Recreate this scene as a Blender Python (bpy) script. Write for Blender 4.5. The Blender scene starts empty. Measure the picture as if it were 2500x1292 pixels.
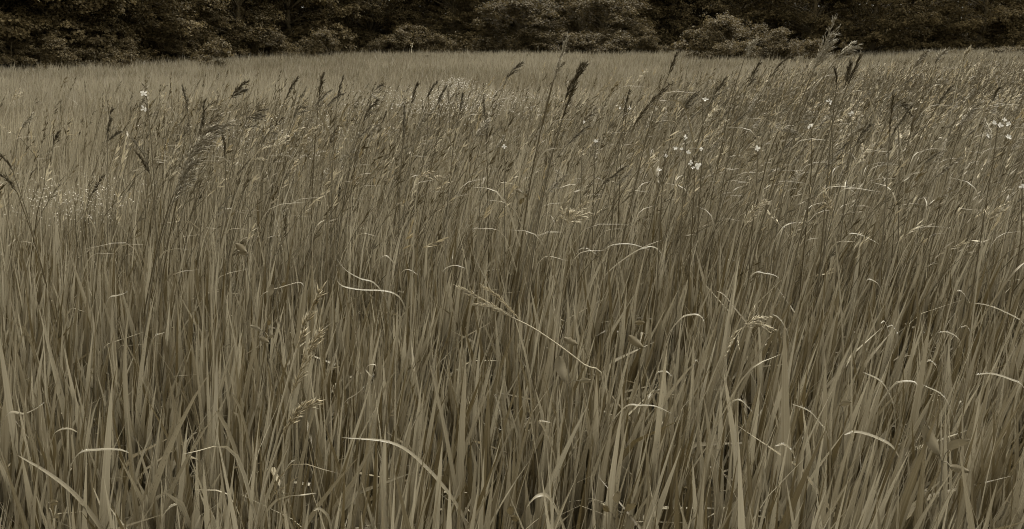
import bpy, math, random
import numpy as np
from mathutils import Vector

# ------------------------------------------------------------------ camera, world, sun, exposure
scene = bpy.context.scene
COL = scene.collection
PW, PH = 2500.0, 1292.0            # photograph size, used to measure the place from its camera
FPX = 2080.0                       # focal length in photograph pixels
CAM_Z = 1.55
HORIZON = 100.0
PITCH = math.atan((PH / 2 - HORIZON) / FPX)

cd = bpy.data.cameras.new('camera'); cam = bpy.data.objects.new('camera', cd); COL.objects.link(cam)
cd.sensor_width = 36.0; cd.lens = FPX / PW * 36.0
cd.clip_start = 0.02; cd.clip_end = 2000
cam.location = (0, 0, CAM_Z); cam.rotation_euler = (math.pi / 2 - PITCH, 0, 0)
scene.camera = cam

SUN_EL, SUN_AZ = math.radians(62), math.radians(20)     # azimuth from +Y towards +X: ahead, a little right
w = bpy.data.worlds.new('World'); scene.world = w; w.use_nodes = True
nt = w.node_tree; nt.nodes.clear()
sky = nt.nodes.new('ShaderNodeTexSky'); sky.sky_type = 'NISHITA'; sky.sun_disc = False
sky.sun_elevation = SUN_EL; sky.sun_rotation = SUN_AZ; sky.air_density = 1.5; sky.dust_density = 5.0
bw = nt.nodes.new('ShaderNodeRGBToBW')
tone = nt.nodes.new('ShaderNodeMix'); tone.data_type = 'RGBA'; tone.blend_type = 'MULTIPLY'
tone.inputs[0].default_value = 1.0; tone.inputs[7].default_value = (1.0, 0.965, 0.87, 1)
bg = nt.nodes.new('ShaderNodeBackground'); bg.inputs[1].default_value = 0.15
out = nt.nodes.new('ShaderNodeOutputWorld')
nt.links.new(sky.outputs[0], bw.inputs[0]); nt.links.new(bw.outputs[0], tone.inputs[6])
nt.links.new(tone.outputs[2], bg.inputs[0]); nt.links.new(bg.outputs[0], out.inputs[0])

sd = bpy.data.lights.new('sun', 'SUN'); sun = bpy.data.objects.new('sun', sd); COL.objects.link(sun)
sd.energy = 1.1; sd.angle = math.radians(20); sd.color = (1.0, 0.96, 0.87)
S = Vector((math.sin(SUN_AZ) * math.cos(SUN_EL), math.cos(SUN_AZ) * math.cos(SUN_EL), math.sin(SUN_EL)))
sun.rotation_euler = S.to_track_quat('Z', 'Y').to_euler(); sun.location = (0, 0, 40)

vs = scene.view_settings
vs.view_transform = 'Standard'; vs.look = 'None'; vs.gamma = 1.0; vs.use_curve_mapping = False
vs.exposure = 1.53
scene.cycles.max_bounces = 8; scene.cycles.diffuse_bounces = 6; scene.cycles.transmission_bounces = 6
scene.cycles.transparent_max_bounces = 8; scene.cycles.use_denoising = True; scene.cycles.denoising_prefilter = 'NONE'; scene.cycles.filter_width = 1.05

# ------------------------------------------------------------------ measuring helpers
FWD = np.array([0, math.cos(PITCH), -math.sin(PITCH)]); UP = np.array([0, math.sin(PITCH), math.cos(PITCH)])
RT = np.array([1.0, 0, 0]); CAM = np.array([0, 0, CAM_Z])
def ray(px, py): return FWD + RT * (px - PW / 2) / FPX + UP * (PH / 2 - py) / FPX
def at_dist(px, py, Y):
    r = ray(px, py); return CAM + r * (Y / r[1])
def dist_for_height(py, h):
    r = ray(PW / 2, py); return r[1] * (CAM_Z - h) / -r[2]

def sm(a, b, v):
    t = np.clip((np.asarray(v, float) - a) / (b - a), 0, 1); return t * t * (3 - 2 * t)
def gz(x, y):
    x = np.asarray(x, float); y = np.asarray(y, float)
    z = -0.15 * sm(4, 24, -x) * sm(8, 30, y)
    z = z + 0.05 * np.sin(x * 0.21 + 1.3) * np.sin(y * 0.17) * sm(6, 16, y)
    z = z + 0.30 * sm(22, 52, y) * (1 - .75 * sm(8, 20, x))
    z = z + 0.40 * sm(21, 30, x) * sm(44, 53, y)
    return z

rng = np.random.default_rng(7)
random.seed(11)
_T = np.random.default_rng(3).uniform(-1, 1, (64, 64))
def vnoise(x, y, s):                                   # smooth value noise -1..1
    x = np.asarray(x, float) / s + 100; y = np.asarray(y, float) / s + 100
    i = np.floor(x).astype(int); j = np.floor(y).astype(int); u = x - i; v = y - j
    u = u * u * (3 - 2 * u); v = v * v * (3 - 2 * v)
    g = lambda a, b: _T[a % 64, b % 64]
    return (g(i, j) * (1 - u) + g(i + 1, j) * u) * (1 - v) + (g(i, j + 1) * (1 - u) + g(i + 1, j + 1) * u) * v

# ------------------------------------------------------------------ materials (sepia toned place)
def grass_rgb(v): return (v * 1.115, v * 0.995, v * 0.715, 1)
def wood_rgb(v): return (v * 1.27, v * 0.97, v * 0.45, 1)

def plant_material(name, dark, light, rgb=grass_rgb, rough=0.45, trans=0.3, detail='leaf', spec=0.5, obj_rand=0.5):
    m = bpy.data.materials.new(name); m.use_nodes = True
    n = m.node_tree.nodes; l = m.node_tree.links; n.clear()
    o = n.new('ShaderNodeOutputMaterial')
    at = n.new('ShaderNodeAttribute'); at.attribute_name = 'tint'
    oi = n.new('ShaderNodeObjectInfo')
    a1 = n.new('ShaderNodeMath'); a1.operation = 'MULTIPLY_ADD'; a1.inputs[1].default_value = obj_rand; a1.inputs[2].default_value = -obj_rand / 2
    l.new(oi.outputs['Random'], a1.inputs[0])
    a2 = n.new('ShaderNodeMath'); a2.operation = 'ADD'; l.new(at.outputs['Fac'], a2.inputs[0]); l.new(a1.outputs[0], a2.inputs[1])
    fac = a2.outputs[0]
    if detail in ('blade',):
        uv = n.new('ShaderNodeAttribute'); uv.attribute_name = 'leaf_uv'
        mp = n.new('ShaderNodeMapping'); mp.inputs['Scale'].default_value = (5.0, 1.2, 1.0); l.new(uv.outputs['Vector'], mp.inputs[0])
        nz = n.new('ShaderNodeTexNoise'); nz.inputs['Scale'].default_value = 2.0; nz.inputs['Detail'].default_value = 3.0
        l.new(mp.outputs[0], nz.inputs['Vector'])
        a3 = n.new('ShaderNodeMath'); a3.operation = 'MULTIPLY_ADD'; a3.inputs[1].default_value = 0.9
        l.new(nz.outputs['Fac'], a3.inputs[0])
        a4 = n.new('ShaderNodeMath'); a4.operation = 'SUBTRACT'; a4.inputs[1].default_value = 0.45; l.new(fac, a4.inputs[0]); l.new(a4.outputs[0], a3.inputs[2])
        fac = a3.outputs[0]
    else:
        tc = n.new('ShaderNodeNewGeometry')
        nz = n.new('ShaderNodeTexNoise'); nz.inputs['Scale'].default_value = 9.0 if detail == 'leaf' else 60.0; nz.inputs['Detail'].default_value = 2.0
        l.new(tc.outputs['Position'], nz.inputs['Vector'])
        a3 = n.new('ShaderNodeMath'); a3.operation = 'MULTIPLY_ADD'; a3.inputs[1].default_value = 0.6
        a4 = n.new('ShaderNodeMath'); a4.operation = 'SUBTRACT'; a4.inputs[1].default_value = 0.3; l.new(fac, a4.inputs[0])
        l.new(nz.outputs['Fac'], a3.inputs[0]); l.new(a4.outputs[0], a3.inputs[2]); fac = a3.outputs[0]
    cr = n.new('ShaderNodeValToRGB'); e = cr.color_ramp.elements
    e[0].position = 0.0; e[0].color = (rgb if rgb is not grass_rgb else wood_rgb)(dark); e[1].position = 1.0; e[1].color = rgb(light)
    l.new(fac, cr.inputs[0]); col = cr.outputs[0]
    if detail == 'blade':                                # small dark rust spots on the blades
        mp2 = n.new('ShaderNodeMapping'); mp2.inputs['Scale'].default_value = (6.0, 70.0, 1.0); l.new(uv.outputs['Vector'], mp2.inputs[0])
        vo = n.new('ShaderNodeTexVoronoi'); vo.inputs['Scale'].default_value = 1.0; l.new(mp2.outputs[0], vo.inputs['Vector'])
        ln = n.new('ShaderNodeMath'); ln.operation = 'LESS_THAN'; ln.inputs[1].default_value = 0.20; l.new(vo.outputs['Distance'], ln.inputs[0])
        n2 = n.new('ShaderNodeTexNoise'); n2.inputs['Scale'].default_value = 1.1; l.new(uv.outputs['Vector'], n2.inputs['Vector'])
        gt = n.new('ShaderNodeMath'); gt.operation = 'GREATER_THAN'; gt.inputs[1].default_value = 0.56; l.new(n2.outputs['Fac'], gt.inputs[0])
        mu = n.new('ShaderNodeMath'); mu.operation = 'MULTIPLY'; l.new(ln.outputs[0], mu.inputs[0]); l.new(gt.outputs[0], mu.inputs[1])
        m8 = n.new('ShaderNodeMath'); m8.operation = 'MULTIPLY'; m8.inputs[1].default_value = 0.75; l.new(mu.outputs[0], m8.inputs[0])
        mx = n.new('ShaderNodeMix'); mx.data_type = 'RGBA'; mx.inputs[7].default_value = wood_rgb(0.02)
        l.new(m8.outputs[0], mx.inputs[0]); l.new(col, mx.inputs[6]); col = mx.outputs[2]
    p = n.new('ShaderNodeBsdfPrincipled'); p.inputs['Roughness'].default_value = rough
    p.inputs['Specular IOR Level'].default_value = spec
    l.new(col, p.inputs['Base Color'])
    if trans > 0:
        t = n.new('ShaderNodeBsdfTranslucent'); l.new(col, t.inputs['Color'])
        ms = n.new('ShaderNodeMixShader'); ms.inputs[0].default_value = trans
        l.new(p.outputs[0], ms.inputs[1]); l.new(t.outputs[0], ms.inputs[2]); l.new(ms.outputs[0], o.inputs[0])
    else:
        l.new(p.outputs[0], o.inputs[0])
    return m

M = {}
M['blade'] = plant_material('grass_blade', 0.07, 0.30, detail='blade', rough=0.45, trans=0.24, spec=0.35)
M['bent'] = plant_material('bent_blade', 0.095, 0.195, detail='blade', rough=0.45, trans=0.28, spec=0.4)
M['mid'] = plant_material('meadow_grass', 0.07, 0.31, trans=0.22)
M['far'] = plant_material('far_grass', 0.06, 0.235, trans=0.3, rough=0.55)
M['stem'] = plant_material('grass_stem', 0.05, 0.17, detail='fine', trans=0.0, rough=0.6, spec=0.2)
M['seed'] = plant_material('seed_head_dark', 0.045, 0.145, detail='fine', trans=0.15, rough=0.7, spec=0.15)
M['seed_mid'] = plant_material('seed_head_mid', 0.08, 0.24, detail='fine', trans=0.15, rough=0.6)
M['seed_pale'] = plant_material('seed_head_pale', 0.18, 0.42, detail='fine', trans=0.2, rough=0.55)
M['straw'] = plant_material('dry_straw', 0.12, 0.34, detail='fine', trans=0.1, rough=0.6)
M['tree_leaf'] = plant_material('tree_leaf', 0.044, 0.122, rgb=wood_rgb, trans=0.35, rough=0.65, spec=0.12, obj_rand=0.35)
M['bush_leaf'] = plant_material('bush_leaf', 0.040, 0.098, rgb=wood_rgb, trans=0.35, rough=0.65, spec=0.15, obj_rand=0.35)
M['weed_leaf'] = plant_material('weed_leaf', 0.07, 0.16, trans=0.25, rough=0.6, spec=0.2)
M['bark'] = plant_material('bark', 0.03, 0.10, rgb=wood_rgb, detail='fine', trans=0.0, rough=0.9)
M['petal'] = plant_material('white_petal', 0.42, 0.66, rgb=lambda v: (v, v * 0.965, v * 0.87, 1), detail='fine', trans=0.35, rough=0.5)
M['floret'] = plant_material('pale_floret', 0.25, 0.42, rgb=lambda v: (v * 1.05, v * 0.965, v * 0.78, 1), detail='fine', trans=0.3, rough=0.6)
def soil_material():
    m = bpy.data.materials.new('soil_and_litter'); m.use_nodes = True
    n = m.node_tree.nodes; l = m.node_tree.links; p = n['Principled BSDF']
    g = n.new('ShaderNodeNewGeometry')
    nz = n.new('ShaderNodeTexNoise'); nz.inputs['Scale'].default_value = 3.0; nz.inputs['Detail'].default_value = 8.0; nz.inputs['Roughness'].default_value = 0.7
    l.new(g.outputs['Position'], nz.inputs['Vector'])
    cr = n.new('ShaderNodeValToRGB'); e = cr.color_ramp.elements
    e[0].position = 0.3; e[0].color = wood_rgb(0.03); e[1].position = 0.75; e[1].color = wood_rgb(0.12)
    l.new(nz.outputs['Fac'], cr.inputs[0]); l.new(cr.outputs[0], p.inputs['Base Color']); p.inputs['Roughness'].default_value = 0.95
    b = n.new('ShaderNodeBump'); b.inputs['Strength'].default_value = 0.6; b.inputs['Distance'].default_value = 0.03
    l.new(nz.outputs['Fac'], b.inputs['Height']); l.new(b.outputs[0], p.inputs['Normal'])
    return m
M['soil'] = soil_material()
def water_material():
    m = bpy.data.materials.new('water_drop'); m.use_nodes = True; p = m.node_tree.nodes['Principled BSDF']
    p.inputs['Base Color'].default_value = (1, 0.98, 0.92, 1); p.inputs['Roughness'].default_value = 0.02
    p.inputs['Transmission Weight'].default_value = 1.0; p.inputs['IOR'].default_value = 1.33
    return m
M['water'] = water_material()

# ------------------------------------------------------------------ mesh helpers
def raw_mesh(name, V, tris, tint=None, uv=None, smooth=True, quads=None):
    V = np.asarray(V, np.float32).reshape(-1, 3)
    tris = np.zeros((0, 3), np.int32) if tris is None else np.asarray(tris, np.int32).reshape(-1, 3)
    quads = np.zeros((0, 4), np.int32) if quads is None else np.asarray(quads, np.int32).reshape(-1, 4)
    me = bpy.data.meshes.new(name)
    me.vertices.add(len(V)); me.vertices.foreach_set('co', V.ravel())
    nl = len(tris) * 3 + len(quads) * 4
    me.loops.add(nl); me.loops.foreach_set('vertex_index', np.concatenate([quads.ravel(), tris.ravel()]).astype(np.int32))
    npoly = len(tris) + len(quads); me.polygons.add(npoly)
    st = np.concatenate([np.arange(len(quads)) * 4, len(quads) * 4 + np.arange(len(tris)) * 3]).astype(np.int32)
    me.polygons.foreach_set('loop_start', st)
    if smooth: me.polygons.foreach_set('use_smooth', np.ones(npoly, bool))
    me.update(calc_edges=True)
    a = me.attributes.new('tint', 'FLOAT', 'POINT')
    a.data.foreach_set('value', np.asarray(tint if tint is not None else np.full(len(V), 0.5), np.float32))
    if uv is not None:
        a = me.attributes.new('leaf_uv', 'FLOAT_VECTOR', 'POINT'); a.data.foreach_set('vector', np.asarray(uv, np.float32).ravel())
    me.validate(); return me

class MB:
    """collects pieces of one part: verts, faces, tint, uv"""
    def __init__(s): s.V = []; s.T = []; s.Q = []; s.t = []; s.u = []; s.n = 0
    def add(s, V, tris=None, quads=None, tint=0.5, uv=None):
        V = np.asarray(V, float).reshape(-1, 3); k = len(V)
        s.V.append(V)
        if tris is not None and len(tris): s.T.append(np.asarray(tris).reshape(-1, 3) + s.n)
        if quads is not None and len(quads): s.Q.append(np.asarray(quads).reshape(-1, 4) + s.n)
        s.t.append(np.broadcast_to(np.asarray(tint, float), (k,)).copy())
        s.u.append(np.zeros((k, 3)) if uv is None else uv); s.n += k
    def mesh(s, name, mat, smooth=True):
        me = raw_mesh(name, np.concatenate(s.V), np.concatenate(s.T) if s.T else None, np.concatenate(s.t), np.concatenate(s.u), smooth, np.concatenate(s.Q) if s.Q else None)
        me.materials.append(mat); return me

def obj(name, me, parent=None, loc=(0, 0, 0), rz=0.0, sc=None):
    o = bpy.data.objects.new(name, me); COL.objects.link(o)
    o.location = [float(a) for a in loc]; o.rotation_euler = (0, 0, rz)
    if sc is not None: o.scale = sc if hasattr(sc, '__len__') else (sc, sc, sc)
    if parent is not None: o.parent = parent
    return o
def tag(o, label=None, cat=None, group=None, kind=None):
    if label: o['label'] = label
    if cat: o['category'] = cat
    if group: o['group'] = group
    if kind: o['kind'] = kind
    return o
def thing(name, label, cat, loc, group=None, rz=0.0, sc=None):
    return tag(obj(name, None, None, loc, rz, sc), label, cat, group)

# many ribbons at once: blades of grass
def ribbons(base, L, az, th0, kap, W, face, nseg, across=2, pw=1.6, twist=None, tint=None, tipw=0.0, fold=0.28, shape=0.75):
    N = len(base); t = np.linspace(0, 1, nseg + 1)
    tm = (t[:-1] + t[1:]) / 2
    th = th0[:, None] + kap[:, None] * tm[None] ** pw
    ds = (L / nseg)[:, None]
    hx = np.concatenate([np.zeros((N, 1)), np.cumsum(np.sin(th) * ds, 1)], 1)
    hz = np.concatenate([np.zeros((N, 1)), np.cumsum(np.cos(th) * ds, 1)], 1)
    dx, dy = np.cos(az)[:, None], np.sin(az)[:, None]
    P = np.stack([base[:, 0:1] + hx * dx, base[:, 1:2] + hx * dy, base[:, 2:3] + hz], -1)      # N,K,3
    f = face[:, None] + (0 if twist is None else twist[:, None] * t[None])
    wd = np.stack([np.cos(f) * np.ones_like(hx), np.sin(f) * np.ones_like(hx), np.zeros_like(hx)], -1)
    thn = np.concatenate([th, th[:, -1:]], 1)
    tan = np.stack([np.sin(thn) * dx, np.sin(thn) * dy, np.cos(thn)], -1)
    wd = wd - tan * (wd * tan).sum(-1, keepdims=True)
    wd /= np.maximum(np.linalg.norm(wd, axis=-1, keepdims=True), 1e-6)
    nrm = np.cross(tan, wd)
    prof = (0.6 + 0.4 * np.minimum(t / 0.25, 1)) * np.maximum(1 - t ** 2.2, 0) ** shape
    prof[-1] = 0
    hw = (W[:, None] * prof[None] / 2)[..., None]
    K = nseg + 1
    if across == 3:
        up = nrm * hw * 2 * fold
        rows = np.stack([P - wd * hw, P + up * 0.5, P + wd * hw], 2)      # N,K,3,3
    else:
        rows = np.stack([P - wd * hw, P + wd * hw], 2)
    A = across
    body = rows[:, :-1].reshape(N, nseg * A, 3); tip = P[:, -1:]
    V = np.concatenate([body, tip], 1); nv = nseg * A + 1
    q = []; tr = []
    for k in range(nseg - 1):
        for a in range(A - 1):
            i = k * A + a; q.append((i, i + 1, i + A + 1, i + A))
    for a in range(A - 1):
        i = (nseg - 1) * A + a; tr.append((i, i + 1, nv - 1))
    off = (np.arange(N) * nv)[:, None, None]
    Q = (np.array(q, int).reshape(1, -1, 4) + off).reshape(-1, 4) if q else np.zeros((0, 4), int)
    T = (np.array(tr, int)[None] + off).reshape(-1, 3)
    tv = np.repeat(tint if tint is not None else np.full(N, .5), nv)
    rid = rng.uniform(0, 200, N)
    acr = np.tile(np.linspace(-1, 1, A), nseg)
    U = np.zeros((N, nv, 3)); U[:, :-1, 0] = rid[:, None] + acr[None] * 0.5; U[:, -1, 0] = rid
    al = np.concatenate([np.repeat(t[:-1], A), [1]]); U[:, :, 1] = al[None] * L[:, None] + rid[:, None]
    return V.reshape(-1, 3), T, Q, tv, U.reshape(-1, 3), P

def smooth_curve(pts, n):
    """Catmull-Rom through 3-D points"""
    p = np.asarray(pts, float); p = np.vstack([2 * p[0] - p[1], p, 2 * p[-1] - p[-2]])
    o = []; m = len(p) - 3
    for u in np.linspace(0, m - 1e-6, n):
        i = int(u); t = u - i; a, b, c, d = p[i:i + 4]
        o.append(0.5 * ((2 * b) + (-a + c) * t + (2 * a - 5 * b + 4 * c - d) * t ** 2 + (-a + 3 * b - 3 * c + d) * t ** 3))
    return np.array(o)

def frames(C):
    T = np.gradient(C, axis=0); T /= np.maximum(np.linalg.norm(T, axis=1, keepdims=True), 1e-9)
    ref = np.array([0, 1.0, 0.05]); A = np.cross(T, ref); A /= np.maximum(np.linalg.norm(A, axis=1, keepdims=True), 1e-9)
    return T, A, np.cross(T, A)

def tube(mb, C, r0, r1, sides=5, tint=0.5):
    T, A, B = frames(C); n = len(C); r = np.linspace(r0, r1, n)[:, None]
    V = []
    for k in range(sides):
        a = 2 * math.pi * k / sides; V.append(C + r * (A * math.cos(a) + B * math.sin(a)))
    V = np.stack(V, 1).reshape(-1, 3); q = []
    for i in range(n - 1):
        for k in range(sides): q.append((i * sides + k, i * sides + (k + 1) % sides, (i + 1) * sides + (k + 1) % sides, (i + 1) * sides + k))
    mb.add(V, None, q, tint)

def strap(mb, C, W, facing=None, tint=0.5, shape=0.75, fold=0.22, base_narrow=0.6, roll=None):
    """one leaf along a curve C (n,3); facing = width direction hint"""
    n = len(C); T, _, _ = frames(C)
    f = np.asarray(facing if facing is not None else (1, 0.2, 0), float); wd = np.broadcast_to(f, (n, 3)).copy()
    if roll is not None:
        wd = np.stack([np.cos(roll), np.sin(roll), np.zeros(n)], 1)
    wd = wd - T * (wd * T).sum(1, keepdims=True); wd /= np.maximum(np.linalg.norm(wd, axis=1, keepdims=True), 1e-6)
    N = np.cross(T, wd); t = np.linspace(0, 1, n)
    prof = (base_narrow + (1 - base_narrow) * np.minimum(t / 0.25, 1)) * np.maximum(1 - t ** 2.4, 0.0) ** shape
    hw = (W * prof / 2)[:, None] + 1e-5
    V = np.stack([C - wd * hw, C + N * hw * 2 * fold, C + wd * hw], 1).reshape(-1, 3); q = []
    for i in range(n - 1):
        for a in range(2): q.append((i * 3 + a, i * 3 + a + 1, i * 3 + a + 4, i * 3 + a + 3))
    s = np.concatenate([[0], np.cumsum(np.linalg.norm(np.diff(C, axis=0), axis=1))]); r = random.uniform(0, 200)
    U = np.zeros((n, 3, 3)); U[:, :, 0] = r + np.array([-.5, 0, .5])[None]; U[:, :, 1] = (s + r)[:, None]
    mb.add(V, None, q, tint, U.reshape(-1, 3))

SPK_T = np.array([(0, 1, 2), (0, 2, 3), (0, 3, 1), (4, 2, 1), (4, 3, 2), (4, 1, 3)])
def spikelet(mb, p, d, L, Wd, tint):
    d = d / max(np.linalg.norm(d), 1e-9); a = np.cross(d, (0.3, 0.2, 1.0)); a /= max(np.linalg.norm(a), 1e-9); b = np.cross(d, a)
    m = p + d * L * 0.4; V = [p] + [m + (a * math.cos(k * 2.094) + b * math.sin(k * 2.094)) * Wd / 2 for k in range(3)] + [p + d * L]
    mb.add(V, SPK_T, None, tint)

def seed_head(mb, C, style, rnd, size=1.0, tone=0.5):
    """panicle around the axis C (n,3) from its base to its tip"""
    n = len(C); T, A, B = frames(C)
    Lh = np.linalg.norm(np.diff(C, axis=0), axis=1).sum()
    tube(mb, C, 0.0014 * size, 0.0006 * size, 4, tone)
    wind = np.array([0.85 if C[-1][0] - C[0][0] > -.6 * Lh else -0.85, 0.1, -0.1])
    nb, spread, bl, droop = {'spear': (12, 0.13, 0.36, 0.12), 'plume': (16, 0.26, 0.42, 0.3), 'nod': (9, 0.7, 0.42, 0.75), 'finger': (5, 0.45, 0.55, 0.45)}[style]
    for k in range(nb):
        s = (k + rnd.random() * 0.6) / nb * (0.88 if style != 'finger' else 0.6); i = min(int(s * (n - 1)), n - 1)
        ph = rnd.uniform(0, 6.283); sp = spread * rnd.uniform(0.6, 1.4)
        d = T[i] * math.cos(sp) + (A[i] * math.cos(ph) + B[i] * math.sin(ph)) * math.sin(sp) + wind * spread * 0.35
        ln = Lh * bl * (1 - 0.62 * s) * rnd.uniform(0.6, 1.15); m = 5
        pts = [C[i]]; dd = d / np.linalg.norm(d)
        for j in range(m):
            dd = dd + (wind * 0.5 + np.array([0, 0, -0.9])) * droop * 0.16 * rnd.uniform(0.5, 1.3); dd /= np.linalg.norm(dd)
            pts.append(pts[-1] + dd * ln / m)
        pts = np.array(pts); tube(mb, pts, 0.0007 * size, 0.0004 * size, 3, tone)
        ns = {'spear': 6, 'plume': 6, 'nod': 7, 'finger': 13}[style]
        for j in range(ns):
            u = (0.12 + 0.88 * (j + rnd.random() * 0.5) / ns) * m; i2 = min(int(u), m - 1)
            p = pts[i2] + (pts[i2 + 1] - pts[i2]) * (u - i2)
            dv = (pts[i2 + 1] - pts[i2]); dv = dv / np.linalg.norm(dv) + np.array([rnd.gauss(0, .22) for _ in range(3)])
            spikelet(mb, p, dv, size * rnd.uniform(0.016, 0.028), size * rnd.uniform(0.0024, 0.0038), min(1, max(0, tone + rnd.gauss(0, .2))))
    for j in range(8):
        u = 0.72 + 0.28 * j / 8; i = min(int(u * (n - 1)), n - 1)
        spikelet(mb, C[i], T[i] + np.array([rnd.gauss(0, .25) for _ in range(3)]), size * 0.014, size * 0.0036, tone)

# ------------------------------------------------------------------ ground
gx = np.concatenate([np.linspace(-400, -60, 18), np.linspace(-58, 58, 117), np.linspace(60, 400, 18)])
gy = np.concatenate([np.linspace(-60, -4, 8), np.linspace(-3, 75, 79), np.linspace(80, 700, 24)])
X, Y = np.meshgrid(gx, gy); Vg = np.stack([X, Y, gz(X, Y)], -1).reshape(-1, 3)
nx = len(gx); q = [(j * nx + i, j * nx + i + 1, (j + 1) * nx + i + 1, (j + 1) * nx + i) for j in range(len(gy) - 1) for i in range(nx - 1)]
me = raw_mesh('ground', Vg, None, quads=q); me.materials.append(M['soil'])
tag(obj('ground', me), kind='structure')

def treeline(px):                                        # metres to the wood's edge along each bearing
    return float(np.interp(px, [-800, 0, 300, 600, 1000, 1550, 2000, 2500, 3300], [27, 36, 42, 52, 62, 62, 66, 66, 66]))
def field_end(x, y):
    px = x / np.maximum(y, .1) * FPX + PW / 2
    return np.interp(px, [-800, 0, 300, 600, 1000, 1550, 2000, 2500, 3300], [27, 36, 42, 52, 62, 62, 66, 66, 66])

# ------------------------------------------------------------------ grass that nobody could count
def scatter(n, y0, y1, margin, dens_pow=1.0):
    """points on the ground, uniform per square metre, inside the bearings in view plus a margin"""
    half = PW / 2 / FPX
    y = y0 + (y1 - y0) * rng.random(n * 2)
    wmax = y1 * half + margin; keep = rng.random(n * 2) < ((y * half + margin) / wmax) ** dens_pow
    y = y[keep][:n]; x = (rng.random(len(y)) * 2 - 1) * (y * half + margin)
    return x, y

def lay(name, mat, label, x, y, L, W, th0, kap, nseg, across, az_sd, tint, az0=0.0, **kw):
    N = len(x); base = np.stack([x, y, gz(x, y) - 0.02], 1)
    az = az0 + rng.normal(0, az_sd, N)
    face = rng.uniform(0, math.pi, N) if kw.pop('rand_face', True) else rng.normal(0, 0.7, N)
    V, T, Q, tv, U, P = ribbons(base, L, az, th0, kap, W, face, nseg, across, twist=rng.normal(0, 0.8, N), tint=np.clip(tint, 0, 1), **kw)
    me = raw_mesh(name, V, T, tv, U, True, Q); me.materials.append(mat)
    o = obj(name, me); tag(o, label, 'grass', kind='stuff'); return o, P

# foreground: broad blades in overlapping tufts
def tufted(n, y0, y1, margin, per, spread):
    cx, cy = scatter(n // per, y0, y1, margin); k = rng.poisson(per, len(cx)); i = np.repeat(np.arange(len(cx)), k)
    ox, oy = rng.normal(0, spread, len(i)), rng.normal(0, spread, len(i))
    return cx[i] + ox, cy[i] + oy, np.arctan2(oy, ox), i, len(cx)
x, y, oaz, ti, nt_ = tufted(33000, 0.35, 4.4, 1.1, 12, 0.028); N = len(x)
low = vnoise(x + 40, y, 0.8); th_t = rng.normal(0, .055, nt_)[ti]; tl = rng.normal(0, .2, nt_)[ti]
L = np.clip(rng.normal(0.54, 0.085, N) + th_t + 0.10 * low, 0.2, 0.85)
W = np.clip(rng.gamma(4.2, 0.0060, N), 0.006, 0.036)
kap = np.abs(rng.normal(0.07, 0.16, N)); big = rng.random(N) < 0.085; kap[big] = rng.uniform(0.9, 2.4, big.sum())
th0 = np.abs(rng.normal(0.07, 0.08, N)); lean = 0.06
vx = np.sin(th0) * np.cos(oaz) + lean; vy = np.sin(th0) * np.sin(oaz); azb = np.arctan2(vy, vx); thb = np.hypot(vx, vy)
az_keep = azb
base = np.stack([x, y, gz(x, y) - .02], 1)
V, T, Q, tv, U, P = ribbons(base, L, azb, thb, kap, W, rng.normal(0, .75, N), 4, 3, twist=rng.normal(0, .8, N), tint=np.clip(0.43 + tl + 0.32 * rng.normal(0, 1, N) + .1 * low, 0, 1), shape=1.1)
me = raw_mesh('meadow_grass', V, T, tv, U, True, Q); me.materials.append(M['blade'])
tag(obj('meadow_grass', me), 'broad upright grass blades crowding the near meadow', 'grass', kind='stuff')
# thin dead and young blades between them
N = 9000
x, y = scatter(N, 0.35, 4.8, 1.1); N = len(x)
lay('grass_understory', M['mid'], 'thin tangled short grass between the near blades', x, y, np.clip(rng.normal(0.45, 0.17, N), .12, .85), rng.uniform(.0015, .0045, N),
    np.abs(rng.normal(0.15, 0.2, N)), np.abs(rng.normal(0.3, 0.6, N)), 5, 2, 2.0, 0.5 + 0.3 * rng.normal(0, 1, N))
# middle distance: finer stems and leaves leaning with the wind
x, y, oaz, ti, nt_ = tufted(78000, 3.8, 11, 1.5, 7, 0.03); N = len(x)
low = vnoise(x, y, 1.6); cl = vnoise(x + 9, y + 5, 0.5); tl = rng.normal(0, .14, nt_)[ti]
L = np.clip(rng.normal(0.70, 0.16, N) + 0.12 * low + 0.07 * cl + rng.normal(0, .05, nt_)[ti], .25, 1.1) * (1 - 0.15 * sm(8, 10.5, y))
lay('tall_meadow_grass', M['mid'], 'fine leaning grass of the middle meadow', x, y, L, rng.uniform(.003, .012, N) * (1 + 0.3 * sm(5, 12, y)), rng.normal(0.12, 0.10, N), np.abs(rng.normal(0.2, 0.25, N)), 4, 2, 0.9,
    0.45 + tl + 0.32 * rng.normal(0, 1, N) + 0.2 * low, shape=.9)
# far field
N = 260000
x, y = scatter(N, 9.5, 68, 4.0, 0.7); k = y < field_end(x, y) + 1.5; x, y = x[k], y[k]; N = len(x)
low = vnoise(x * 0.3, y, 2.6); fine = vnoise(x + 7, y * .7, .7); L = np.clip(rng.normal(0.54, 0.12, N) + 0.05 * low + .08 * fine, .2, 1.0)
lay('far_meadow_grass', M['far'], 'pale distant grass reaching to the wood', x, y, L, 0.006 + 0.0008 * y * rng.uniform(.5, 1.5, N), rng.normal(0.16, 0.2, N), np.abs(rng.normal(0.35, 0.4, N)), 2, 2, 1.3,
    0.44 + 0.33 * rng.normal(0, 1, N) + 0.40 * low + .32 * fine - .45 * sm(.33, .37, x / y) * sm(43, 45, y) * (1 - sm(48, 52, y)) + .22 * sm(16, 18, y) * (1 - sm(21, 25, y)) * sm(0, .35, -x / y))

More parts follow.
